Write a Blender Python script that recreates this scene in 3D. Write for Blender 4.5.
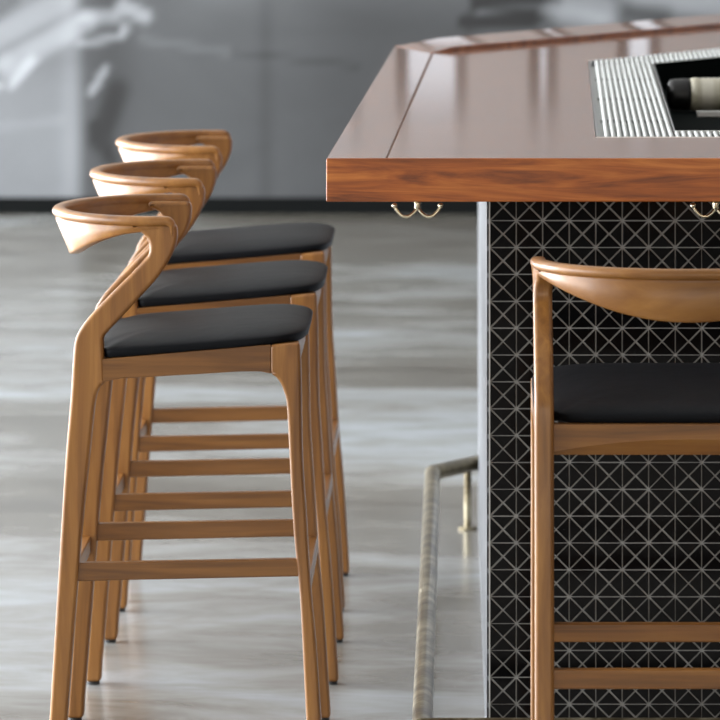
import bpy, bmesh, math, random
from mathutils import Vector, Matrix
random.seed(4)
S = bpy.context.scene
C = S.collection
for o in list(bpy.data.objects):
    bpy.data.objects.remove(o, do_unlink=True)

# ---------------------------------------------------------------- camera
FPX = 4900.0                      # focal length in pixels of the 720 px frame
LIFT = .013
EYE = 1.75 + LIFT
cam_d = bpy.data.cameras.new('camera')
cam = bpy.data.objects.new('camera', cam_d)
C.objects.link(cam)
cam.location = (0, 0, EYE)
cam.rotation_euler = (math.radians(90), 0, 0)
cam_d.sensor_width = 36.0
cam_d.sensor_fit = 'HORIZONTAL'
cam_d.lens = FPX / 720 * 36.0
cam_d.shift_x = -95 / 720
cam_d.shift_y = -580 / 720
cam_d.clip_end = 200
cam_d.dof.use_dof = True
cam_d.dof.focus_distance = 8.35
cam_d.dof.aperture_fstop = 9.5
S.camera = cam

# ---------------------------------------------------------------- world, exposure
S.view_settings.view_transform = 'Standard'
S.view_settings.look = 'None'
S.view_settings.gamma = 1.0
S.view_settings.use_curve_mapping = False
S.view_settings.exposure = 0.0
w = bpy.data.worlds.new('overcast sky')
S.world = w
w.use_nodes = True
bg = w.node_tree.nodes['Background']
bg.inputs[0].default_value = (0.86, 0.92, 1.0, 1)
bg.inputs[1].default_value = 1.0

def area(name, loc, rot, sx, sy, power, col):
    l = bpy.data.lights.new(name, 'AREA')
    l.shape = 'RECTANGLE'; l.size = sx; l.size_y = sy
    l.energy = power; l.color = col
    o = bpy.data.objects.new(name, l)
    o.location = loc; o.rotation_euler = [math.radians(a) for a in rot]
    C.objects.link(o)
    return o
DAY = (0.95, 0.97, 1.0)
# daylight entering through the window openings of the left, rear and back walls, plus one added light at the far left
for k, y in enumerate((0.8, 5.0, 9.2, 13.4)):
    area('window_daylight_left', (-6.12, y + 2.0, 1.85), (0, -90, 0), 3.5, 3.9, (40, 350, 900, 330)[k], DAY)
area('window_daylight_left', (-6.12, 18.7, 1.85), (0, -90, 0), 3.5, 1.7, 650, DAY)  # added light, brightens the floor near the back wall
for k, x in enumerate((-3.6, 0.8, 5.2)):
    area('window_daylight_rear', (x, -4.12, 2.1), (90, 0, 0), 3.6, 3.0, 66, (1.0, 0.86, 0.70))

# ---------------------------------------------------------------- materials
def mat(name):
    m = bpy.data.materials.new(name); m.use_nodes = True
    nt = m.node_tree
    return m, nt, nt.nodes['Principled BSDF']
def plain(name, col, rough=0.5, metal=0.0, coat=0.0):
    m, nt, b = mat(name)
    b.inputs['Base Color'].default_value = (*col, 1)
    b.inputs['Roughness'].default_value = rough
    b.inputs['Metallic'].default_value = metal
    b.inputs['Coat Weight'].default_value = coat
    return m
def ramp(nt, stops):
    r = nt.nodes.new('ShaderNodeValToRGB')
    e = r.color_ramp.elements
    while len(e) > 1: e.remove(e[-1])
    e[0].position = stops[0][0]; e[0].color = (*stops[0][1], 1)
    for p, c in stops[1:]:
        n = e.new(p); n.color = (*c, 1)
    return r
def noise(nt, scale, vec, detail=4, rough=0.55, dist=0.0, size=1.0, loc=(0, 0, 0)):
    mp = nt.nodes.new('ShaderNodeMapping')
    mp.inputs['Scale'].default_value = scale
    mp.inputs['Location'].default_value = loc
    nt.links.new(vec, mp.inputs[0])
    n = nt.nodes.new('ShaderNodeTexNoise')
    n.inputs['Scale'].default_value = size
    n.inputs['Detail'].default_value = detail
    n.inputs['Roughness'].default_value = rough
    n.inputs['Distortion'].default_value = dist
    nt.links.new(mp.outputs[0], n.inputs['Vector'])
    return n
def wood(name, axis, dark, mid, light, scl=(2.2, 42), rough=0.38, coat=0.25, crough=0.2, dist=0.6):
    m, nt, b = mat(name)
    tc = nt.nodes.new('ShaderNodeTexCoord')
    s = [scl[1]] * 3; s[axis] = scl[0]
    n = noise(nt, s, tc.outputs['Object'], 5, 0.6, dist)
    r = ramp(nt, [(0.28, dark), (0.5, mid), (0.72, light)])
    nt.links.new(n.outputs['Fac'], r.inputs[0])
    nt.links.new(r.outputs[0], b.inputs['Base Color'])
    s2 = [scl[1] * 6] * 3; s2[axis] = scl[0] * 4
    n2 = noise(nt, s2, tc.outputs['Object'], 2)
    bp = nt.nodes.new('ShaderNodeBump')
    bp.inputs['Strength'].default_value = 0.06; bp.inputs['Distance'].default_value = 0.002
    nt.links.new(n2.outputs['Fac'], bp.inputs['Height'])
    nt.links.new(bp.outputs[0], b.inputs['Normal'])
    b.inputs['Roughness'].default_value = rough
    b.inputs['Coat Weight'].default_value = coat
    b.inputs['Coat Roughness'].default_value = crough
    return m
SW = ((0.165, 0.062, 0.011), (0.29, 0.120, 0.024), (0.41, 0.185, 0.042))
wood_z = wood('stool wood upright grain', 2, *SW)
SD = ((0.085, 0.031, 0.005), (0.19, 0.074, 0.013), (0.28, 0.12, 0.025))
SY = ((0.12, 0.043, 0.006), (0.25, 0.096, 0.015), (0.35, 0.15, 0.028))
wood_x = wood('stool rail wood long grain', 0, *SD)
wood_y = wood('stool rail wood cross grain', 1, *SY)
wood_b = wood('stool back wood', 1, *SW, scl=(3, 16))
CW = ((0.17, 0.045, 0.012), (0.33, 0.095, 0.022), (0.45, 0.15, 0.04))
counter_x = wood('countertop wood', 0, *CW, scl=(1.6, 22), rough=0.3, coat=1.0, crough=0.085, dist=1.2)
counter_y = wood('countertop border wood', 1, *CW, scl=(1.6, 22), rough=0.3, coat=1.0, crough=0.085, dist=1.2)
counter_e = wood('countertop edge wood', 0, (0.10, 0.020, 0.004), (0.42, 0.105, 0.014), (0.66, 0.22, 0.04), scl=(1.8, 24), rough=0.4, coat=0.15, crough=0.2, dist=2.4)
for m_ in (counter_x, counter_y): m_.node_tree.nodes['Principled BSDF'].inputs['Coat IOR'].default_value = 1.38
groove = plain('dark joint', (0.13, 0.05, 0.02), 0.6)
leather, nt, b = mat('black leather')
tc = nt.nodes.new('ShaderNodeTexCoord')
n = noise(nt, (1, 1, 1), tc.outputs['Object'], 3, 0.6, 0.2, 260)
n2 = noise(nt, (1, 1, 1), tc.outputs['Object'], 3, 0.5, 0.4, 14)
ad = nt.nodes.new('ShaderNodeMath'); ad.operation = 'MULTIPLY_ADD'
ad.inputs[1].default_value = 6.0
nt.links.new(n2.outputs['Fac'], ad.inputs[0]); nt.links.new(n.outputs['Fac'], ad.inputs[2])
bp = nt.nodes.new('ShaderNodeBump'); bp.inputs['Strength'].default_value = 0.25; bp.inputs['Distance'].default_value = 0.0012
nt.links.new(ad.outputs[0], bp.inputs['Height']); nt.links.new(bp.outputs[0], b.inputs['Normal'])
b.inputs['Base Color'].default_value = (0.008, 0.009, 0.011, 1)
b.inputs['Roughness'].default_value = 0.5
b.inputs['Specular IOR Level'].default_value = 0.1
glide_m = plain('black plastic glide', (0.02, 0.02, 0.02), 0.5)
tile_m = plain('black glazed tile', (0.003, 0.003, 0.0035), 0.12)
tile_m.node_tree.nodes['Principled BSDF'].inputs['Specular IOR Level'].default_value = 0.1
panel_m = plain('pale grey side panel', (0.15, 0.16, 0.175), 0.45)
grout_m = plain('grey grout', (0.36, 0.355, 0.34), 0.8)
trim_m = plain('pale corner grout', (0.6, 0.6, 0.58), 0.5)
edge_m = plain('satin steel edge', (0.62, 0.62, 0.62), 0.3, 1.0)
steel_m = plain('stainless steel', (0.55, 0.56, 0.56), 0.28, 1.0)
rod_m = plain('off white grate', (0.72, 0.74, 0.73), 0.45)
well_m = plain('black drip well', (0.004, 0.006, 0.006), 0.9)
well_m.node_tree.nodes['Principled BSDF'].inputs['Specular IOR Level'].default_value = 0.03
cap_m = plain('black bottle cap', (0.008, 0.008, 0.008), 0.4)
bottle_m, nt, b = mat('cream ribbed plastic')
tc = nt.nodes.new('ShaderNodeTexCoord')
n = noise(nt, (22, 6, 6), tc.outputs['Object'], 2, 0.5, 0.3)
r = ramp(nt, [(0.35, (0.13, 0.12, 0.08)), (0.5, (0.42, 0.39, 0.29)), (0.65, (0.58, 0.55, 0.46))])
nt.links.new(n.outputs['Fac'], r.inputs[0]); nt.links.new(r.outputs[0], b.inputs['Base Color'])
b.inputs['Roughness'].default_value = 0.3
hook_m = plain('polished brass', (0.80, 0.72, 0.54), 0.18, 1.0)
brass_m, nt, b = mat('aged brass')
tc = nt.nodes.new('ShaderNodeTexCoord')
n = noise(nt, (1, 1, 1), tc.outputs['Object'], 5, 0.65, 0.3, 16)
r = ramp(nt, [(0.34, (0.07, 0.055, 0.03)), (0.5, (0.19, 0.155, 0.09)), (0.64, (0.40, 0.36, 0.25))])
nt.links.new(n.outputs['Fac'], r.inputs[0]); nt.links.new(r.outputs[0], b.inputs['Base Color'])
b.inputs['Metallic'].default_value = 0.65; b.inputs['Roughness'].default_value = 0.3

FLOC = (6.8, 12.4, 4)
floor_m, nt, b = mat('polished concrete')
tc = nt.nodes.new('ShaderNodeTexCoord')
na = noise(nt, (0.30, .55, 1), tc.outputs['Object'], 6, 0.6, 0.8, loc=FLOC)
nb = noise(nt, (2.0, 4.5, 1), tc.outputs['Object'], 5, 0.65, 0.5)
mx = nt.nodes.new('ShaderNodeMath'); mx.operation = 'MULTIPLY_ADD'; mx.inputs[1].default_value = 0.3
nt.links.new(nb.outputs['Fac'], mx.inputs[0])
ms = nt.nodes.new('ShaderNodeMath'); ms.operation = 'MULTIPLY'; ms.inputs[1].default_value = 0.7
nt.links.new(na.outputs['Fac'], ms.inputs[0]); nt.links.new(ms.outputs[0], mx.inputs[2])
r = ramp(nt, [(0.38, (0.12, 0.108, 0.088)), (0.47, (0.185, 0.175, 0.152)), (0.53, (0.28, 0.28, 0.265)), (0.62, (0.39, 0.425, 0.445))])
nt.links.new(mx.outputs[0], r.inputs[0]); nt.links.new(r.outputs[0], b.inputs['Base Color'])
rr = nt.nodes.new('ShaderNodeMapRange'); rr.inputs['To Min'].default_value = 0.12; rr.inputs['To Max'].default_value = 0.32
nt.links.new(nb.outputs['Fac'], rr.inputs[0]); nt.links.new(rr.outputs[0], b.inputs['Roughness'])
bp = nt.nodes.new('ShaderNodeBump'); bp.inputs['Strength'].default_value = 0.12; bp.inputs['Distance'].default_value = 0.01
nt.links.new(nb.outputs['Fac'], bp.inputs['Height']); nt.links.new(bp.outputs[0], b.inputs['Normal'])

plaster = plain('grey plaster', (0.24, 0.23, 0.225), 0.8)
ceil_m = plain('pale ceiling', (0.6, 0.6, 0.58), 0.9)
skirt_m = plain('dark skirting', (0.006, 0.007, 0.007), 0.9)
skirt_m.node_tree.nodes['Principled BSDF'].inputs['Specular IOR Level'].default_value = 0.1
frame_m = plain('dark window frame', (0.05, 0.05, 0.05), 0.4)

# ---------------------------------------------------------------- helpers
def link(name, bm, m, parent=None, smooth=False, bevel=0, seg=3, recalc=True):
    if recalc: bmesh.ops.recalc_face_normals(bm, faces=bm.faces)
    me = bpy.data.meshes.new(name)
    bm.to_mesh(me); bm.free()
    if m: me.materials.append(m)
    if smooth or bevel:
        me.polygons.foreach_set('use_smooth', [True] * len(me.polygons))
    o = bpy.data.objects.new(name, me)
    C.objects.link(o)
    if bevel:
        md = o.modifiers.new('bevel', 'BEVEL')
        md.width = bevel; md.segments = seg; md.limit_method = 'ANGLE'
        md.angle_limit = math.radians(40); md.harden_normals = True; md.use_clamp_overlap = False
    if parent: o.parent = parent
    return o
def box(bm, x0, x1, y0, y1, z0, z1):
    r = bmesh.ops.create_cube(bm, size=1)
    for v in r['verts']:
        v.co = Vector((x0 + (v.co.x + .5) * (x1 - x0), y0 + (v.co.y + .5) * (y1 - y0), z0 + (v.co.z + .5) * (z1 - z0)))
    return r['verts']
def prism(bm, pts, h0, h1, axis='y'):
    def P(a, c, h): return {'y': (a, h, c), 'z': (a, c, h), 'x': (h, a, c)}[axis]
    lo = [bm.verts.new(P(a, c, h0)) for a, c in pts]
    hi = [bm.verts.new(P(a, c, h1)) for a, c in pts]
    n = len(pts)
    bm.faces.new(lo); bm.faces.new(hi[::-1])
    for i in range(n):
        bm.faces.new((lo[i], lo[(i + 1) % n], hi[(i + 1) % n], hi[i]))
def sweep(bm, rings, caps=True):
    vs = [[bm.verts.new(p) for p in r] for r in rings]
    n = len(rings[0])
    for a, b_ in zip(vs, vs[1:]):
        for i in range(n):
            bm.faces.new((a[i], a[(i + 1) % n], b_[(i + 1) % n], b_[i]))
    if caps:
        bm.faces.new(vs[0]); bm.faces.new(vs[-1][::-1])
def catmull(p, k=3):
    out = []
    q = [p[0]] + list(p) + [p[-1]]
    for i in range(1, len(q) - 2):
        a, b_, c, d = q[i - 1], q[i], q[i + 1], q[i + 2]
        for j in range(k):
            t = j / k
            out.append(tuple(0.5 * (2 * b_[m] + (c[m] - a[m]) * t + (2 * a[m] - 5 * b_[m] + 4 * c[m] - d[m]) * t * t
                       + (3 * b_[m] - a[m] - 3 * c[m] + d[m]) * t ** 3) for m in range(len(b_))))
    out.append(tuple(p[-1]))
    return out
def tube(bm, pts, rad, seg=14):
    pts = [Vector(p) for p in pts]
    rings = []
    up = Vector((0, 0, 1))
    for i, p in enumerate(pts):
        d = (pts[min(i + 1, len(pts) - 1)] - pts[max(i - 1, 0)]).normalized()
        ref = up if abs(d.dot(up)) < .95 else Vector((0, 1, 0))
        a = d.cross(ref).normalized(); c = a.cross(d)
        r = rad[i] if isinstance(rad, (list, tuple)) else rad
        rings.append([p + (a * math.cos(t) + c * math.sin(t)) * r for t in [2 * math.pi * k / seg for k in range(seg)]])
    sweep(bm, rings)
def ball(bm, c, r, seg=16):
    bmesh.ops.create_uvsphere(bm, u_segments=seg, v_segments=seg // 2 + 2, radius=r, matrix=Matrix.Translation(c))
def empty(name, loc, rz=0):
    o = bpy.data.objects.new(name, None); C.objects.link(o)
    o.location = loc; o.rotation_euler = (0, 0, rz); o.empty_display_size = .1
    return o
def tag(o, label, cat, group=None):
    o['label'] = label; o['category'] = cat
    if group: o['group'] = group
    return o
def struct(o):
    o['kind'] = 'structure'; return o
def copy_tree(o, parent=None):
    c = o.copy(); C.objects.link(c)
    if parent: c.parent = parent
    for ch in list(o.children): copy_tree(ch, c)
    return c

# ---------------------------------------------------------------- room shell
XL, XR, YB, YR, ZC = -6.0, 8.0, 19.95, -4.0, 4.2
bm = bmesh.new(); box(bm, XL - .3, XR + .3, YR - .3, YB + .3, -.2, 0); struct(link('floor', bm, floor_m))
bm = bmesh.new(); box(bm, XL - .3, XR + .3, YR - .3, YB + .3, ZC, ZC + .2); struct(link('ceiling', bm, ceil_m))
bm = bmesh.new(); box(bm, XR, XR + .3, YR, YB, 0, ZC); struct(link('wall_right', bm, plaster))
def wall_with_openings(name, a0, a1, opens, z0, z1, make):
    bm = bmesh.new()
    make(bm, a0, a1, 0, z0); make(bm, a0, a1, z1, ZC)
    edges = [a0] + [e for o in opens for e in o] + [a1]
    for i in range(0, len(edges), 2):
        make(bm, edges[i], edges[i + 1], z0, z1)
    struct(link(name, bm, plaster))
wn = [0]
def window(a0, a1, z0, z1, mk, div=2):
    wn[0] += 1
    bm = bmesh.new(); t = .05
    mk(bm, a0, a0 + t, z0, z1); mk(bm, a1 - t, a1, z0, z1)
    mk(bm, a0 + t, a1 - t, z0, z0 + t); mk(bm, a0 + t, a1 - t, z1 - t, z1)
    for k in range(1, div):
        a = a0 + (a1 - a0) * k / div
        mk(bm, a - .025, a + .025, z0 + t, z1 - t)
    struct(link('window_%d' % wn[0], bm, frame_m))
L = [(y, y + 4.0) for y in (0.8, 5.0, 9.2, 13.4)] + [(17.8, 19.6)]  # the short last opening is added, only for the extra far floor light
mkL = lambda bm, a, b_, z0, z1: box(bm, XL - .3, XL, a, b_, z0, z1)
wall_with_openings('wall_left', YR, YB, L, .06, 3.65, mkL)
for a, b_ in L: window(a, b_, .06, 3.65, lambda bm, p, q, z0, z1: box(bm, XL - .08, XL - .02, p, q, z0, z1))
R = [(-5.4, -1.8), (-1.0, 2.6), (3.4, 7.0)]
mkR = lambda bm, a, b_, z0, z1: box(bm, a, b_, YR - .3, YR, z0, z1)
wall_with_openings('wall_rear', XL, XR, R, .6, 3.6, mkR)
for a, b_ in R: window(a, b_, .6, 3.6, lambda bm, p, q, z0, z1: box(bm, p, q, YR - .08, YR - .02, z0, z1))
B = [(-5.2, -3.5), (-3.0, -1.4), (-.62, -.38), (-.24, .05), (.30, .42), (.66, .84), (1.5, 3.2), (3.7, 5.6)]
BT = 1.84
mkB = lambda bm, a, b_, z0, z1: box(bm, a, b_, YB, YB + .3, z0, z1)
wall_with_openings('wall_back', XL, XR, B, 1.3, BT, mkB)
for a, b_ in B: window(a, b_, 1.3, BT, lambda bm, p, q, z0, z1: box(bm, p, q, YB + .02, YB + .08, z0, z1), 1)
bm = bmesh.new(); box(bm, XL, XR, YB - .05, YB, 0, .065)
struct(link('baseboard_back', bm, skirt_m))

# large photographic print on the back wall: the print's own tones live in a colour attribute
def seg(px, py, ax, ay, bx, by):
    dx, dy = bx - ax, by - ay
    t = max(0, min(1, ((px - ax) * dx + (py - ay) * dy) / (dx * dx + dy * dy)))
    return math.hypot(px - ax - t * dx, py - ay - t * dy)
def sst(a, b_, x):
    t = max(0, min(1, (x - a) / (b_ - a))); return t * t * (3 - 2 * t)
STROKES = [  # ax, az, bx, bz, half width, tone offset   (metres on the wall)
    (-2.2, .50, -1.83, .62, .03, .12), (-1.83, .60, -1.50, .78, .045, .20), (-1.60, .86, -1.90, .70, .05, .13),
    (-1.35, .845, -1.26, .80, .03, .30), (-1.50, .80, -1.38, .80, .03, .22), (-1.36, .72, -1.52, .69, .016, .24),
    (-1.34, .755, -1.345, .75, .018, .35), (-1.42, .59, -1.48, .49, .016, .28), (-1.80, .53, -1.72, .62, .022, .28),
    (-1.85, .52, -1.88, .51, .02, .22), (-1.28, .71, -.92, .655, .016, .05), (-.9, .655, -.4, .60, .012, -.03),
    (-2.3, .30, -1.6, .38, .02, .04), (-1.47, .35, -1.40, .22, .03, -.05), (-1.37, .5, -1.45, .3, .05, -.05),
    (-1.9, .80, -1.80, .88, .04, -.08), (-1.92, .45, -1.85, .62, .03, -.06),
    (.10, .87, .40, .875, .035, -.22), (.05, .78, .32, .80, .03, -.22), (.42, .86, .60, .83, .06, .2),
    (.72, .84, .85, .82, .035, -.10), (.45, .80, .62, .76, .05, .16), (.10, .83, .40, .835, .016, .12),
    (.75, .9, 1.3, .84, .07, .22), (1.3, .7, 1.9, .5, .07, .10), (1.6, .9, 2.2, .8, .08, -.08), (-3.2, .9, -2.6, .4, .08, .10),
    (-4.3, .4, -3.5, .9, .07, .08), (2.6, .3, 3.6, .9, .08, .09)]
def tone(x, z):
    t = .082
    t += .115 * (1 - sst(-1.55, -1.50, x)) * (1.05 - .3 * sst(.3, .7, z))
    t += .05 * math.exp(-((x + 1.565) / .04) ** 2)
    t += -.03 * math.exp(-((x + 1.40) / .10) ** 2)
    t -= .030 * sst(-.9, -.3, x) * (1 - sst(.0, .5, x))
    t -= .035 * sst(.55, .78, z) * sst(-1.25, -.9, x) * (1 - sst(.0, .2, x)) * 0
    t += .05 * sst(.72, 1.0, z) * sst(-1.2, -1.0, x)
    t -= .02 * math.exp(-((x + .77) / .03) ** 2)
    for ax, az, bx, bz, hw, d in STROKES:
        if abs(x - (ax + bx) / 2) < 1.2:
            t += d * .75 * (1 - sst(hw * .4, hw * 1.5, seg(x, z, ax, az, bx, bz)))
    return max(.015, t)
def mural():
    x0, x1, z0, z1 = -5.6, 7.6, .065, 1.27
    nx, nz = 528, 48
    bm = bmesh.new()
    cl = bm.loops.layers.float_color.new('print')
    rows = [[bm.verts.new((x0 + (x1 - x0) * i / nx, YB - .022, z0 + (z1 - z0) * j / nz)) for i in range(nx + 1)] for j in range(nz + 1)]
    for j in range(nz):
        for i in range(nx):
            bm.faces.new((rows[j][i], rows[j][i + 1], rows[j + 1][i + 1], rows[j + 1][i]))
    edge = [rows[0], rows[-1]]
    bk = [bm.verts.new(c) for c in ((x0, YB - .001, z0), (x1, YB - .001, z0), (x1, YB - .001, z1), (x0, YB - .001, z1))]
    bm.faces.new([*rows[0]][::-1] + [bk[0], bk[1]])
    bm.faces.new([*rows[-1]] + [bk[2], bk[3]])
    bm.faces.new([r[0] for r in rows] + [bk[3], bk[0]])
    bm.faces.new([r[-1] for r in rows][::-1] + [bk[1], bk[2]])
    bm.faces.new(bk[::-1])
    for f in bm.faces:
        for l in f.loops:
            t = tone(l.vert.co.x, l.vert.co.z)
            l[cl] = (t * .95, t * 1.0, t * 1.06, 1)
    m, nt, b = mat('mural print')
    at = nt.nodes.new('ShaderNodeAttribute'); at.attribute_name = 'print'
    tc = nt.nodes.new('ShaderNodeTexCoord')
    n = noise(nt, (1.5, 1, 2.5), tc.outputs['Object'], 3, .5, .6)
    mr = nt.nodes.new('ShaderNodeMapRange'); mr.inputs['To Min'].default_value = .65; mr.inputs['To Max'].default_value = 1.35
    nt.links.new(n.outputs['Fac'], mr.inputs[0])
    sc = nt.nodes.new('ShaderNodeVectorMath'); sc.operation = 'SCALE'
    nt.links.new(at.outputs['Color'], sc.inputs[0]); nt.links.new(mr.outputs[0], sc.inputs['Scale'])
    nt.links.new(sc.outputs[0], b.inputs['Base Color'])
    b.inputs['Roughness'].default_value = .45
    o = link('wall_mural', bm, m, recalc=True)
    tag(o, 'large blurred grey mural print covering the far wall above the dark skirting', 'mural')
mural()

# ---------------------------------------------------------------- bar counter
ZT, TH = 1.1108 + LIFT, .0735
FB = .010
dl = Vector((.0685, 3.483)).normalized()             # direction of the left edge
db = Vector((.857, 1.39)).normalized()               # direction of the slanting far edge
A = Vector((-.2175, 8.277)); Bc = Vector((1.9, 8.277)); D = Vector((-.146, 11.76))
def along(p, d, x): return p + d * ((x - p.x) / d.x)
Cc = along(D, db, 1.9)
BW = .1015
Ai = A + Vector((BW + .0015, 0)); 
Di = Vector((-.0515, 11.46)); Ci = along(Di, db, 1.9)
# cut-out for the drain tray
T0 = Vector((.252, 8.765)); T3 = Vector((.302, 11.13)); T2 = along(T3, db, 1.35); T1 = Vector((1.35, 8.765))
top = tag(empty('bar_countertop', (0, 8.277, ZT - TH)), 'thick glossy reddish brown wooden bar top with slanting far edge', 'countertop')
def local(o): o.matrix_parent_inverse = top.matrix_basis.inverted(); return o
def hole_board(z0, z1, zf):
    bm = bmesh.new()
    O = [Ai + Vector((0, FB)), Bc + Vector((0, FB)), Ci, Di]; H = [T0, T1, T2, T3]
    def ring(pts, z): return [bm.verts.new((p.x, p.y, z)) for p in pts]
    ot, ob, ht, hb = ring(O, z1), ring(O, z0), ring(H, z1), ring(H, zf)
    for i in range(4):
        j = (i + 1) % 4
        bm.faces.new((ot[i], ot[j], ht[j], ht[i]))
        bm.faces.new((ob[i], ob[j], ot[j], ot[i]))
        bm.faces.new((ht[i], ht[j], hb[j], hb[i]))
    bm.faces.new(hb); bm.faces.new(ob)
    return bm
local(link('centre_board', hole_board(ZT - TH, ZT, ZT - .062), counter_x, top, bevel=.0025))
bm = bmesh.new(); g = Vector((.003, 0))
prism(bm, [tuple(A + Vector((0, FB))), tuple(Ai - g + Vector((0, FB))), tuple(Di - g + Vector((0, .0))), tuple(D)], ZT - TH, ZT, 'z')
local(link('side_border_board', bm, counter_y, top, bevel=.0025))
bm = bmesh.new(); g2 = Vector((-db.y, db.x)) * .003
e0, e1 = Di + g2 + Vector((-.003, 0)), D + db * .004
e2, e3 = along(e0, db, e0.x + .05), along(e1, db, e0.x + .02)
e4, e5 = Ci + g2, Cc
def fv(p, z): return bm.verts.new((p.x, p.y, z))
sec = [[fv(a_, ZT - TH), fv(b2, ZT - TH), fv(b2, ZT + h), fv(a_, ZT + h)] for a_, b2, h in ((e0, e1, 0), (e2, e3, .011), (e4, e5, .011))]
for u_, v_ in zip(sec, sec[1:]):
    for q in range(4): bm.faces.new((u_[q], u_[(q + 1) % 4], v_[(q + 1) % 4], v_[q]))
bm.faces.new(sec[0]); bm.faces.new(sec[-1][::-1])
local(link('far_border_board', bm, counter_x, top, bevel=.001))
bm = bmesh.new()
prism(bm, [tuple(Ai - g + Vector((0, FB))), tuple(Ai + Vector((0, FB))), tuple(Di), tuple(Ci), tuple(Ci + g2), tuple(Di + g2 - g)], ZT - TH + .004, ZT - .002, 'z')
local(link('joint_strip', bm, groove, top))
bm = bmesh.new(); box(bm, A.x, Bc.x, A.y, A.y + FB, ZT - TH, ZT)
local(link('front_edge_board', bm, counter_e, top, bevel=.0025))

# ---------------------------------------------------------------- tiled base
P = .0465; BX, BY = .056, 8.6; NR = 22
base = tag(empty('bar_counter', (BX, BY, 0)), 'bar counter body clad in black triangular mosaic tiles with pale grout', 'bar counter')
def lb(o): o.matrix_parent_inverse = base.matrix_basis.inverted(); return o
E1 = Vector((1.7, 8.6)); F0 = Vector((.056, 11.85)); F1 = along(F0, db, 1.7)
bm = bmesh.new()
t = .0025; SX = .005
prism(bm, [(BX + SX, BY + t), (1.7, BY + t), (1.7, F1.y), (BX + SX, F0.y)], 0, ZT - TH, 'z')
lb(link('grouted_core', bm, grout_m, base))
ZK = 1.014
def tiles(bm, org, ux, n, nrm, cols, rows, zmax):
    gp = .00145
    for c in range(cols):
        for r_ in range(rows):
            cx, cz = (c + .5) * P, (r_ + .5) * P
            for q in range(4):
                a0 = math.radians(45 + 90 * q); a1 = a0 + math.pi / 2
                h = P / 2 * math.sqrt(2)
                tri = [(cx, cz), (cx + h * math.cos(a0), cz + h * math.sin(a0)), (cx + h * math.cos(a1), cz + h * math.sin(a1))]
                g0 = (sum(p[0] for p in tri) / 3, sum(p[1] for p in tri) / 3)
                inr = P / 2 * .414
                k = 1 - (gp * random.uniform(.65, 1.15)) / inr
                kt = k - .07
                tl = [random.uniform(-.00018, .00018) for _ in range(3)]
                if cz + LIFT - P - P / 2 > zmax - .004 or cz + LIFT - P / 2 < .012: continue
                def V(p, kk, dd):
                    u = g0[0] + (p[0] - g0[0]) * kk; z = g0[1] + (p[1] - g0[1]) * kk
                    z = max(.001, min(.9895 + (z + LIFT - P - .9895) * ZK, zmax))
                    co = org + ux * u + nrm * dd
                    return bm.verts.new((co.x, co.y, z))
                lo = [V(p, k, .0) for p in tri]; mi = [V(p, k, t - .0006) for p in tri]; hi = [V(p, kt, t + tl[i]) for i, p in enumerate(tri)]
                for i in range(3):
                    j = (i + 1) % 3
                    bm.faces.new((lo[i], lo[j], mi[j], mi[i])); bm.faces.new((mi[i], mi[j], hi[j], hi[i]))
                bm.faces.new(hi)
ZU = ZT - TH
bm = bmesh.new()
tiles(bm, Vector((BX + SX, BY + t)), Vector((1, 0)), 0, Vector((0, -1)), 35, 24, ZU)
lb(link('front_tiles', bm, tile_m, base))
bm = bmesh.new(); prism(bm, [(BX, BY + .003), (BX + SX, BY + .003), (BX + SX, F0.y + .005), (BX, F0.y)], 0, ZU, 'z')
lb(link('side_panel', bm, panel_m, base))
bm = bmesh.new()
for k in range(24):
    za = k * P + LIFT + .003 - P; zb_ = za + P - .009
    za, zb_ = .9895 + (za - .9895) * ZK, .9895 + (zb_ - .9895) * ZK
    if zb_ > 0.01: box(bm, BX + .0008, BX + .0030, BY - .0003, BY + .0035, max(za, .001), min(zb_, ZU - .001))
lb(link('edge_tiles', bm, tile_m, base))
bm = bmesh.new(); box(bm, BX + .0033, BX + .0058, BY - .0004, BY + .003, 0, ZU)
lb(link('corner_trim', bm, trim_m, base))
# ---------------------------------------------------------------- foot rail
RZ, RR = .146 + .005, .0178
rail = tag(empty('foot_rail', (-.055, 8.33, 0)), 'aged brass foot rail running round the bar base just above the floor', 'foot rail')
def lr(o): o.matrix_parent_inverse = rail.matrix_basis.inverted(); return o
bm = bmesh.new(); tube(bm, [(-.056, 8.33 , RZ), (-.052, 11.40, RZ)], RR, 20); lr(link('side_pipe', bm, brass_m, rail, smooth=True, bevel=.001))
bm = bmesh.new(); tube(bm, [(-.056, 8.33, RZ), (1.6, 8.33, RZ)], RR, 20); lr(link('front_pipe', bm, brass_m, rail, smooth=True, bevel=.001))
bm = bmesh.new(); tube(bm, [(-.052, 11.40, RZ), (.0535, 11.57, RZ)], RR, 20); lr(link('end_pipe', bm, brass_m, rail, smooth=True, bevel=.001))
for p in ((-.056, 8.33, RZ), (-.052, 11.40, RZ)):
    bm = bmesh.new(); ball(bm, p, RR * 1.01, 20); lr(link('elbow', bm, brass_m, rail, smooth=True))
def post(x, y):
    bm = bmesh.new(); tube(bm, [(x, y, 0.004), (x, y, RZ - .008)], .009, 14)
    p = lr(link('post', bm, brass_m, rail, smooth=True, bevel=.001))
    bm = bmesh.new(); tube(bm, [(x, y, 0), (x, y, .006)], .022, 20)
    lr(link('floor_flange', bm, brass_m, rail, smooth=True, bevel=.001))
post(.030, 11.53); post(.80, 8.33)

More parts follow.
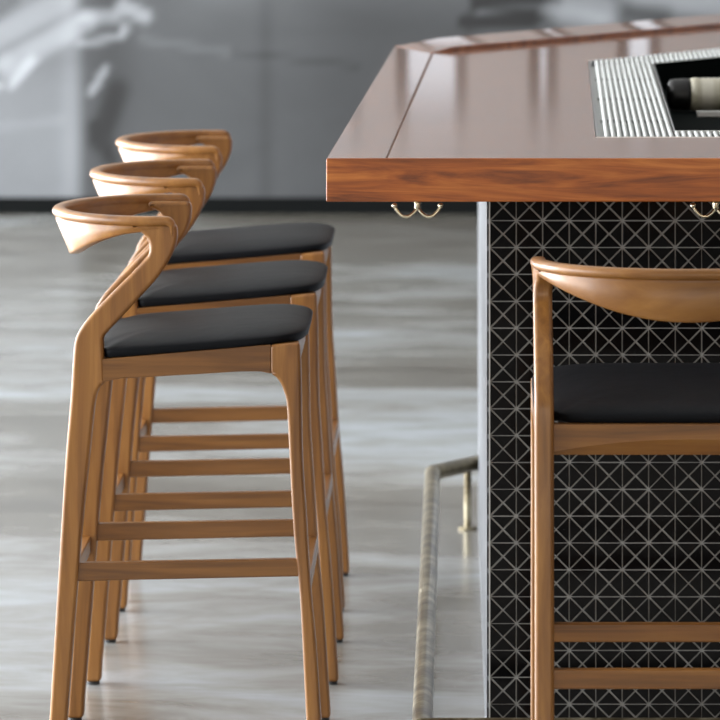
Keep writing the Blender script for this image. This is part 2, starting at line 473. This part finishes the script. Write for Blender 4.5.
# ---------------------------------------------------------------- drain tray let into the bar top
tray = tag(empty('drain_tray', (.25, 8.765, ZT)), 'recessed drain tray with off white slatted grate let into the bar top', 'drain tray')
def lt(o): o.matrix_parent_inverse = tray.matrix_basis.inverted(); return o
H0 = Vector((.404, 8.914)); H3 = Vector((.450, 11.02)); H2 = along(H3, db, 1.25); H1 = Vector((1.25, 8.914))
zf = ZT - .062
def ring_mesh(o, i, z0, z1):
    bm = bmesh.new()
    R_ = lambda pts, z: [bm.verts.new((p.x, p.y, z)) for p in pts]
    ot, ob, it, ib = R_(o, z1), R_(o, z0), R_(i, z1), R_(i, z0)
    for a in range(4):
        c = (a + 1) % 4
        bm.faces.new((ot[a], ot[c], it[c], it[a])); bm.faces.new((ob[a], ob[c], ib[c], ib[a]))
        bm.faces.new((ob[a], ob[c], ot[c], ot[a])); bm.faces.new((ib[a], ib[c], it[c], it[a]))
    return bm
def inset(q, d):
    n = len(q); out = []
    for i in range(n):
        p, a, b_ = q[i], (q[i - 1] - q[i]).normalized(), (q[(i + 1) % n] - q[i]).normalized()
        s = abs(a.x * b_.y - a.y * b_.x)
        out.append(p + (a + b_) * (d / s))
    return out
Tq = [T0, T1, T2, T3]; Hq = [H0, H1, H2, H3]
Ti = inset(Tq, .001); Tin = inset(Tq, .006)
lt(link('frame', ring_mesh(Ti, Tin, zf + .0, ZT + .001), steel_m, tray))
Hout = inset(Hq, -.006)
lt(link('support_tray', ring_mesh(Tin, Hout, ZT - .02, ZT - .012), rod_m, tray))
Hm = inset(Hq, -.0035)
lt(link('well_rim', ring_mesh(Hout, Hm, zf + .001, ZT + .002), steel_m, tray))
lt(link('well_wall', ring_mesh(Hm, Hq, zf + .001, ZT + .001), well_m, tray))
bm = bmesh.new(); prism(bm, [tuple(p) for p in Hout], zf + .0005, zf + .003, 'z'); lt(link('well_floor', bm, well_m, tray))
bm = bmesh.new()
def line_x(p, d, y): return p.x + d.x * (y - p.y) / d.y
def rod(bm, x_at_T0, ya, yb):
    rad = .0043; z = ZT - .002
    slope = (T3.x - T0.x) / (T3.y - T0.y)
    f = lambda y: x_at_T0 + slope * (y - T0.y)
    L_ = [ya, ya + .002, ya + .006] + [yb - .006, yb - .002, yb]
    rd = [.0015, .0033, rad, rad, .0033, .0015]
    tube(bm, [(f(y), y, z) for y in L_], rd, 8)
x = T0.x + .020
slope = (T3.x - T0.x) / (T3.y - T0.y)
while x < 1.33:
    # far end on the slanting far edge
    def far(q3, off):   # intersection of slat with line through q3 direction db
        k = db.x / db.y
        return (x - slope * T0.y - q3.x + k * q3.y) / (k - slope) - off
    y_end = far(T3, .012)
    x_h0 = H0.x - .007 - slope * (H0.y - T0.y)
    if x < x_h0:
        rod(bm, x, T0.y + .009, y_end)
    else:
        rod(bm, x, T0.y + .009, H0.y - .008)
        rod(bm, x, far(H3, -.014), y_end)
    x += .0116
lt(link('slatted_grate', bm, rod_m, tray, smooth=True))
bm = bmesh.new()
for yy in (9.3, 9.95, 10.6):
    bm = bmesh.new(); box(bm, T0.x + .012 + slope * (yy - T0.y), H0.x - .01 + slope * (yy - T0.y), yy - .006, yy + .006, ZT - .014, ZT - .005)
    lt(link('cross_bar', bm, steel_m, tray))

# bottle lying in the well
bt = tag(empty('bottle', (.46, 10.32, zf + .0390)), 'cream ribbed bottle with black cap lying in the dark well of the drain tray', 'bottle')
bt.rotation_euler = (0, 0, math.radians(4))
bm = bmesh.new()
prof = [(.030, .004), (.0305, .020), (.036, .0335), (.045, .0355)] + [(.05 + .012 * k + (.006 if j else 0), .0355 - (.0015 if j else 0)) for k in range(15) for j in (0, 1)] + [(.24, .034), (.246, .026), (.247, .004)]
tube_pts = [(a, 0, 0) for a, r_ in prof]
sweep(bm, [[(a, r_ * math.cos(q), r_ * math.sin(q)) for q in [2 * math.pi * k / 24 for k in range(24)]] for a, r_ in prof])
link('body', bm, bottle_m, bt, smooth=True)
bm = bmesh.new()
prof = [(-.012, .020), (-.008, .030), (.0, .0325), (.026, .0335), (.034, .0325), (.0365, .024)]
sweep(bm, [[(a, r_ * math.cos(q), r_ * math.sin(q)) for q in [2 * math.pi * k / 24 for k in range(24)]] for a, r_ in prof])
link('cap', bm, cap_m, bt, smooth=True)
bm = bmesh.new(); box(bm, .50, 1.2, 10.14, 10.165, zf + .003, zf + .016)
o = lt(link('rest_bar', bm, steel_m, tray, bevel=.002))

# ---------------------------------------------------------------- coat hooks under the bar top
def hook(x, y, label):
    zu = ZT - TH
    r_ = tag(empty('coat_hook', (x, y, zu)), label, 'coat hook', 'brass hooks under the bar top')
    K = 1.16
    bm = bmesh.new(); tube(bm, [(0, 0, 0), (0, 0, -.0025)], .016, 20)
    link('mounting_plate', bm, hook_m, r_, smooth=True, bevel=.0006)
    bm = bmesh.new(); tube(bm, [(0, 0, -.002), (0, 0, -.008), (0, 0, -.014), (0, 0, -.019)], [.0065, .0055, .006, .0035], 14)
    link('stem', bm, hook_m, r_, smooth=True)
    for s in (-1, 1):
        pts = [(0, 0, -.012), (s * .006, -.002, -.0195), (s * .014, -.004, -.0245), (s * .022, -.005, -.0235), (s * .029, -.005, -.0175), (s * .0335, -.005, -.0105)]
        pts = [tuple(q * K for q in p) for p in catmull(pts, 5)]
        bm = bmesh.new(); tube(bm, pts, .0029, 10)
        a = link('arm', bm, hook_m, r_, smooth=True)
        bm = bmesh.new(); ball(bm, (s * .0338 * K, -.005 * K, -.0085 * K), .005, 14)
        link('ball_tip', bm, hook_m, a, smooth=True)
hook(-.0635, 8.325, 'small brass double coat hook under the left end of the bar top')
hook(.4435, 8.325, 'small brass double coat hook above the stool facing the tiled front')

# ---------------------------------------------------------------- bar stool
RO = [(-0.2482, 0.006), (-0.2416, 0.0804), (-0.2221, 0.4001), (-0.2132, 0.5422), (-0.2043, 0.6488), (-0.199, 0.734), (-0.1946, 0.7589), (-0.1866, 0.7749), (-0.1741, 0.7917), (-0.159, 0.8086), (-0.128, 0.8406), (-0.096, 0.8726), (-0.0729, 0.8974), (-0.0658, 0.9081), (-0.064, 0.9205), (-0.0676, 0.9329), (-0.0747, 0.9418), (-0.0871, 0.948), (-.096, .9492)]
RI1 = [(-0.2165, 0.006), (-0.2097, 0.0804), (-0.1848, 0.4001), (-0.1724, 0.5244), (-0.1635, 0.6132), (-0.159, 0.6488), (-0.1528, 0.6683), (-0.1422, 0.6807)]
RI2 = [(-0.1457, 0.7553), (-0.1404, 0.766), (-0.1155, 0.7926), (-0.0907, 0.8193), (-0.0711, 0.8406), (-0.0534, 0.8601), (-0.0356, 0.885), (-0.0232, 0.9063), (-0.0152, 0.9294), (-0.0143, 0.9507), (-0.0196, 0.9614)]
FO = [(0.2465, 0.006), (0.2415, 0.0804), (0.2326, 0.2136), (0.2237, 0.3113), (0.2148, 0.4534), (0.2090, 0.5422), (0.2069, 0.6488), (0.206, 0.702), (0.2042, 0.75)]
FI = [(0.2200, 0.006), (0.2148, 0.0804), (0.2042, 0.29), (0.1953, 0.3823), (0.19, 0.4534), (0.1864, 0.5244), (0.1811, 0.631), (0.1758, 0.6612), (0.1651, 0.6843), (0.1509, 0.6949)]
HY = .25      # outer half width
LT = .031     # thickness of legs
def mirror_y(bm):
    for v in bm.verts: v.co.y = -v.co.y
def make_stool(label):
    st = tag(empty('bar_stool', (0, 0, 0)), label, 'bar stool', 'bar stools around the bar')
    for s in (1, -1):
        # rear leg rising into the raking arm post
        bm = bmesh.new()
        out = catmull(RO, 3) + [(-.094, .962)] + catmull(RI2, 3)[::-1] + catmull(RI1, 3)[::-1]
        prism(bm, out, HY - .003 - LT, HY - .003)
        for v in bm.verts:      # the top of the post follows the curve of the backrest
            if v.co.x < -.05 and v.co.z > .915 and v.co.z < .9625:
                q = (-.05 - v.co.x) / .2045
                v.co.y -= (HY - HY * math.sqrt(1 - q * q) + .004 * min(1, q / .15)) * sst(.915, .94, v.co.z)
                
        if s < 0: mirror_y(bm)
        lg = link('rear_leg', bm, wood_z, st, bevel=.0075, seg=4)
        bm = bmesh.new(); tube(bm, [(-.2323, s * (HY - .003 - LT / 2), 0), (-.2323, s * (HY - .003 - LT / 2), .0065)], .0125, 14)
        link('foot_glide', bm, glide_m, lg)
        bm = bmesh.new()
        prism(bm, catmull(FO, 3) + [(.1509, .7462)] + catmull(FI, 3)[::-1], HY - .003 - LT, HY - .003)
        if s < 0: mirror_y(bm)
        lg = link('front_leg', bm, wood_z, st, bevel=.0065, seg=4)
        bm = bmesh.new(); tube(bm, [(.2332, s * (HY - .003 - LT / 2), 0), (.2332, s * (HY - .003 - LT / 2), .0065)], .011, 14)
        link('foot_glide', bm, glide_m, lg)
        # side apron
        bm = bmesh.new()
        ap = [(-.150, .7205), (.1525, .7465)] + [(.1525, .6945), (0.1331, 0.6985), (0.0976, 0.6985), (0.0266, 0.694), (-0.08, 0.6878), (-0.1155, 0.6861), (-0.1422, 0.6807), (-.150, .6715)]
        prism(bm, ap, HY - .006 - .024, HY - .0045)
        if s < 0: mirror_y(bm)
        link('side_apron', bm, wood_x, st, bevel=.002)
        # side stretcher
        bm = bmesh.new()
        prism(bm, [(-.207, .3570), (-.211, .3245), (.206, .3335), (.203, .3645)], HY - .003 - .026, HY - .003 - .006)
        if s < 0: mirror_y(bm)
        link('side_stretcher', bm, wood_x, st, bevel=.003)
    # cross stretchers
    for xc, z0, z1 in ((-.212, .303, .3345), (.213, .303, .3345)):
        bm = bmesh.new(); box(bm, xc - .010, xc + .010, -(HY - .02), HY - .02, z0, z1)
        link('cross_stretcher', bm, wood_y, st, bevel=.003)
    # rear apron with a low arched facet, plain front apron
    bm = bmesh.new(); rings = []
    for i in range(25):
        y = -(HY - .02) + 2 * (HY - .02) * i / 24
        u = abs(y) / (HY - .02)
        za = .6745 + .022 * (1 - u * u)
        rings.append([(-.190, y, .7205), (-.190, y, za), (-.183, y, .671), (-.166, y, .671), (-.166, y, .7205)])
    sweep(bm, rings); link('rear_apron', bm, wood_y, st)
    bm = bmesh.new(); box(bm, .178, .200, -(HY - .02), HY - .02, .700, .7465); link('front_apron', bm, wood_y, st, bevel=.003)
    # cushion
    bm = bmesh.new()
    NA = 240; rs = [1.0, .997, .99, .975, .95, .91, .86, .8, .7, .58, .44, .3, .12]
    tilt = lambda xx: .7195 + .080 * (xx + .146)
    rings = []
    def outline(a, r_):
        n = 11.0 if math.cos(a) < 0 else 5.5
        ca, sa = math.cos(a), math.sin(a)
        k = (abs(ca) ** n + abs(sa) ** n) ** (-1 / n)
        u, v = ca * k, sa * k
        xx = .020 + .197 * u * r_
        # narrower between the rear posts
        wy = .2475 - .033 * (1 - sst(-.151, -.142, .020 + .197 * u))
        return xx, wy * v * r_
    angs = [2 * math.pi * k / NA for k in range(NA)]
    r0 = [outline(a, .965) for a in angs]
    rings.append([(p[0], p[1], tilt(p[0]) + .0005) for p in r0])
    r0 = [outline(a, .99) for a in angs]
    rings.append([(p[0], p[1], tilt(p[0]) + .004) for p in r0])
    for r_ in rs:
        h = .015 + .022 * (1 - r_ ** 3.4) ** .62
        rings.append([(p[0], p[1], tilt(p[0]) + h) for p in [outline(a, r_) for a in angs]])
    sweep(bm, rings)
    link('seat_cushion', bm, leather, st, smooth=True)
    # horseshoe backrest: beaded top rail over a tapering curved band
    def section(y, ny):
        zb = .887 + .0605 * (min(1, abs(y) / HY)) ** 2.1
        zf_ = max(.953, zb + .004)
        nb = -.005 - .36 * (.953 - zb)
        return [(-.0055, .9578), (-.001, .9592), (.001, .9625), (.001, .9675), (-.0015, .9715), (-.006, .9738), (-.018, .9738), (-.0225, .9715), (-.0245, .967),
                (-.0235, .959), (-.022, .955), (nb - .0215, zb + .006), (nb - .0200, zb + .001), (nb - .016, zb - .0006), (nb - .004, zb - .0006), (nb - .0005, zb + .002), (nb, zb + .006 if zb + .006 < .951 else .951), (-.0045, .9520), (-.0090, .9552)]
    path = []
    for xx in (-.038, -.044): path.append((xx, HY, 0, 1))
    for k in range(0, 65):
        a = math.pi * k / 64
        path.append((-.05 - .2045 * math.sin(a), HY * math.cos(a), -math.sin(a) / .2045, math.cos(a) / HY))
    for xx in (-.044, -.038): path.append((xx, -HY, 0, -1))
    rings = []
    def mkring(px_, py_, nx_, ny_, k=1.0):
        l = math.hypot(nx_, ny_); nx_ /= l; ny_ /= l
        cs = section(py_, 0)
        return [(px_ + nx_ * (-.012 + (n_ + .012) * k), py_ + ny_ * (-.012 + (n_ + .012) * k), .964 + (z_ - .964) * k) for n_, z_ in cs]
    CURL = []
    for ang, k in ((88, .25), (84, .5), (74, .68), (60, .80), (45, .88), (30, .94), (15, .98), (0, 1)):
        a = math.radians(ang); rc = .011
        CURL.append((-.035 + rc * math.sin(a) , .964 - rc * (1 - math.cos(a)) - (.016 if ang > 84 else .007 if ang > 80 else 0), a, k))
    def curl(sgn, c):
        cx_, cz_, a, k = c
        out_ = []
        for n_, z_ in section(HY, 0):
            q = (z_ - .964) * k
            out_.append((cx_ + .0 + q * math.sin(a), sgn * (HY - .012 + (n_ + .012) * (.6 + .4 * k)), cz_ + q * math.cos(a)))
        return out_
    for c in CURL: rings.append(curl(1, c))
    for p in path: rings.append(mkring(*p))
    for c in CURL[::-1]: rings.append(curl(-1, c))
    sweep(bm := bmesh.new(), rings)
    link('backrest', bm, wood_b, st, smooth=True)
    for o in st.children_recursive:
        for v in o.data.vertices:
            if v.co.z > .02: v.co.z += LIFT
    return st
s1 = make_stool('brown wooden bar stool with black seat, nearest of the three lined up side-on')
s1.location = (-.4795, 8.955, 0)
for loc, rz, lab in (((-.4735, 9.79, 0), 0, 'brown wooden bar stool with black seat, middle of the three lined up side-on'),
                     ((-.4800, 10.63, 0), 0, 'brown wooden bar stool with black seat, farthest of the three lined up side-on'),
                     ((.3740, 8.018, 0), 90, 'brown wooden bar stool seen from behind, standing in front of the black tiled base')):
    c = copy_tree(s1); c.location = loc; c.rotation_euler = (0, 0, math.radians(rz)); c['label'] = lab
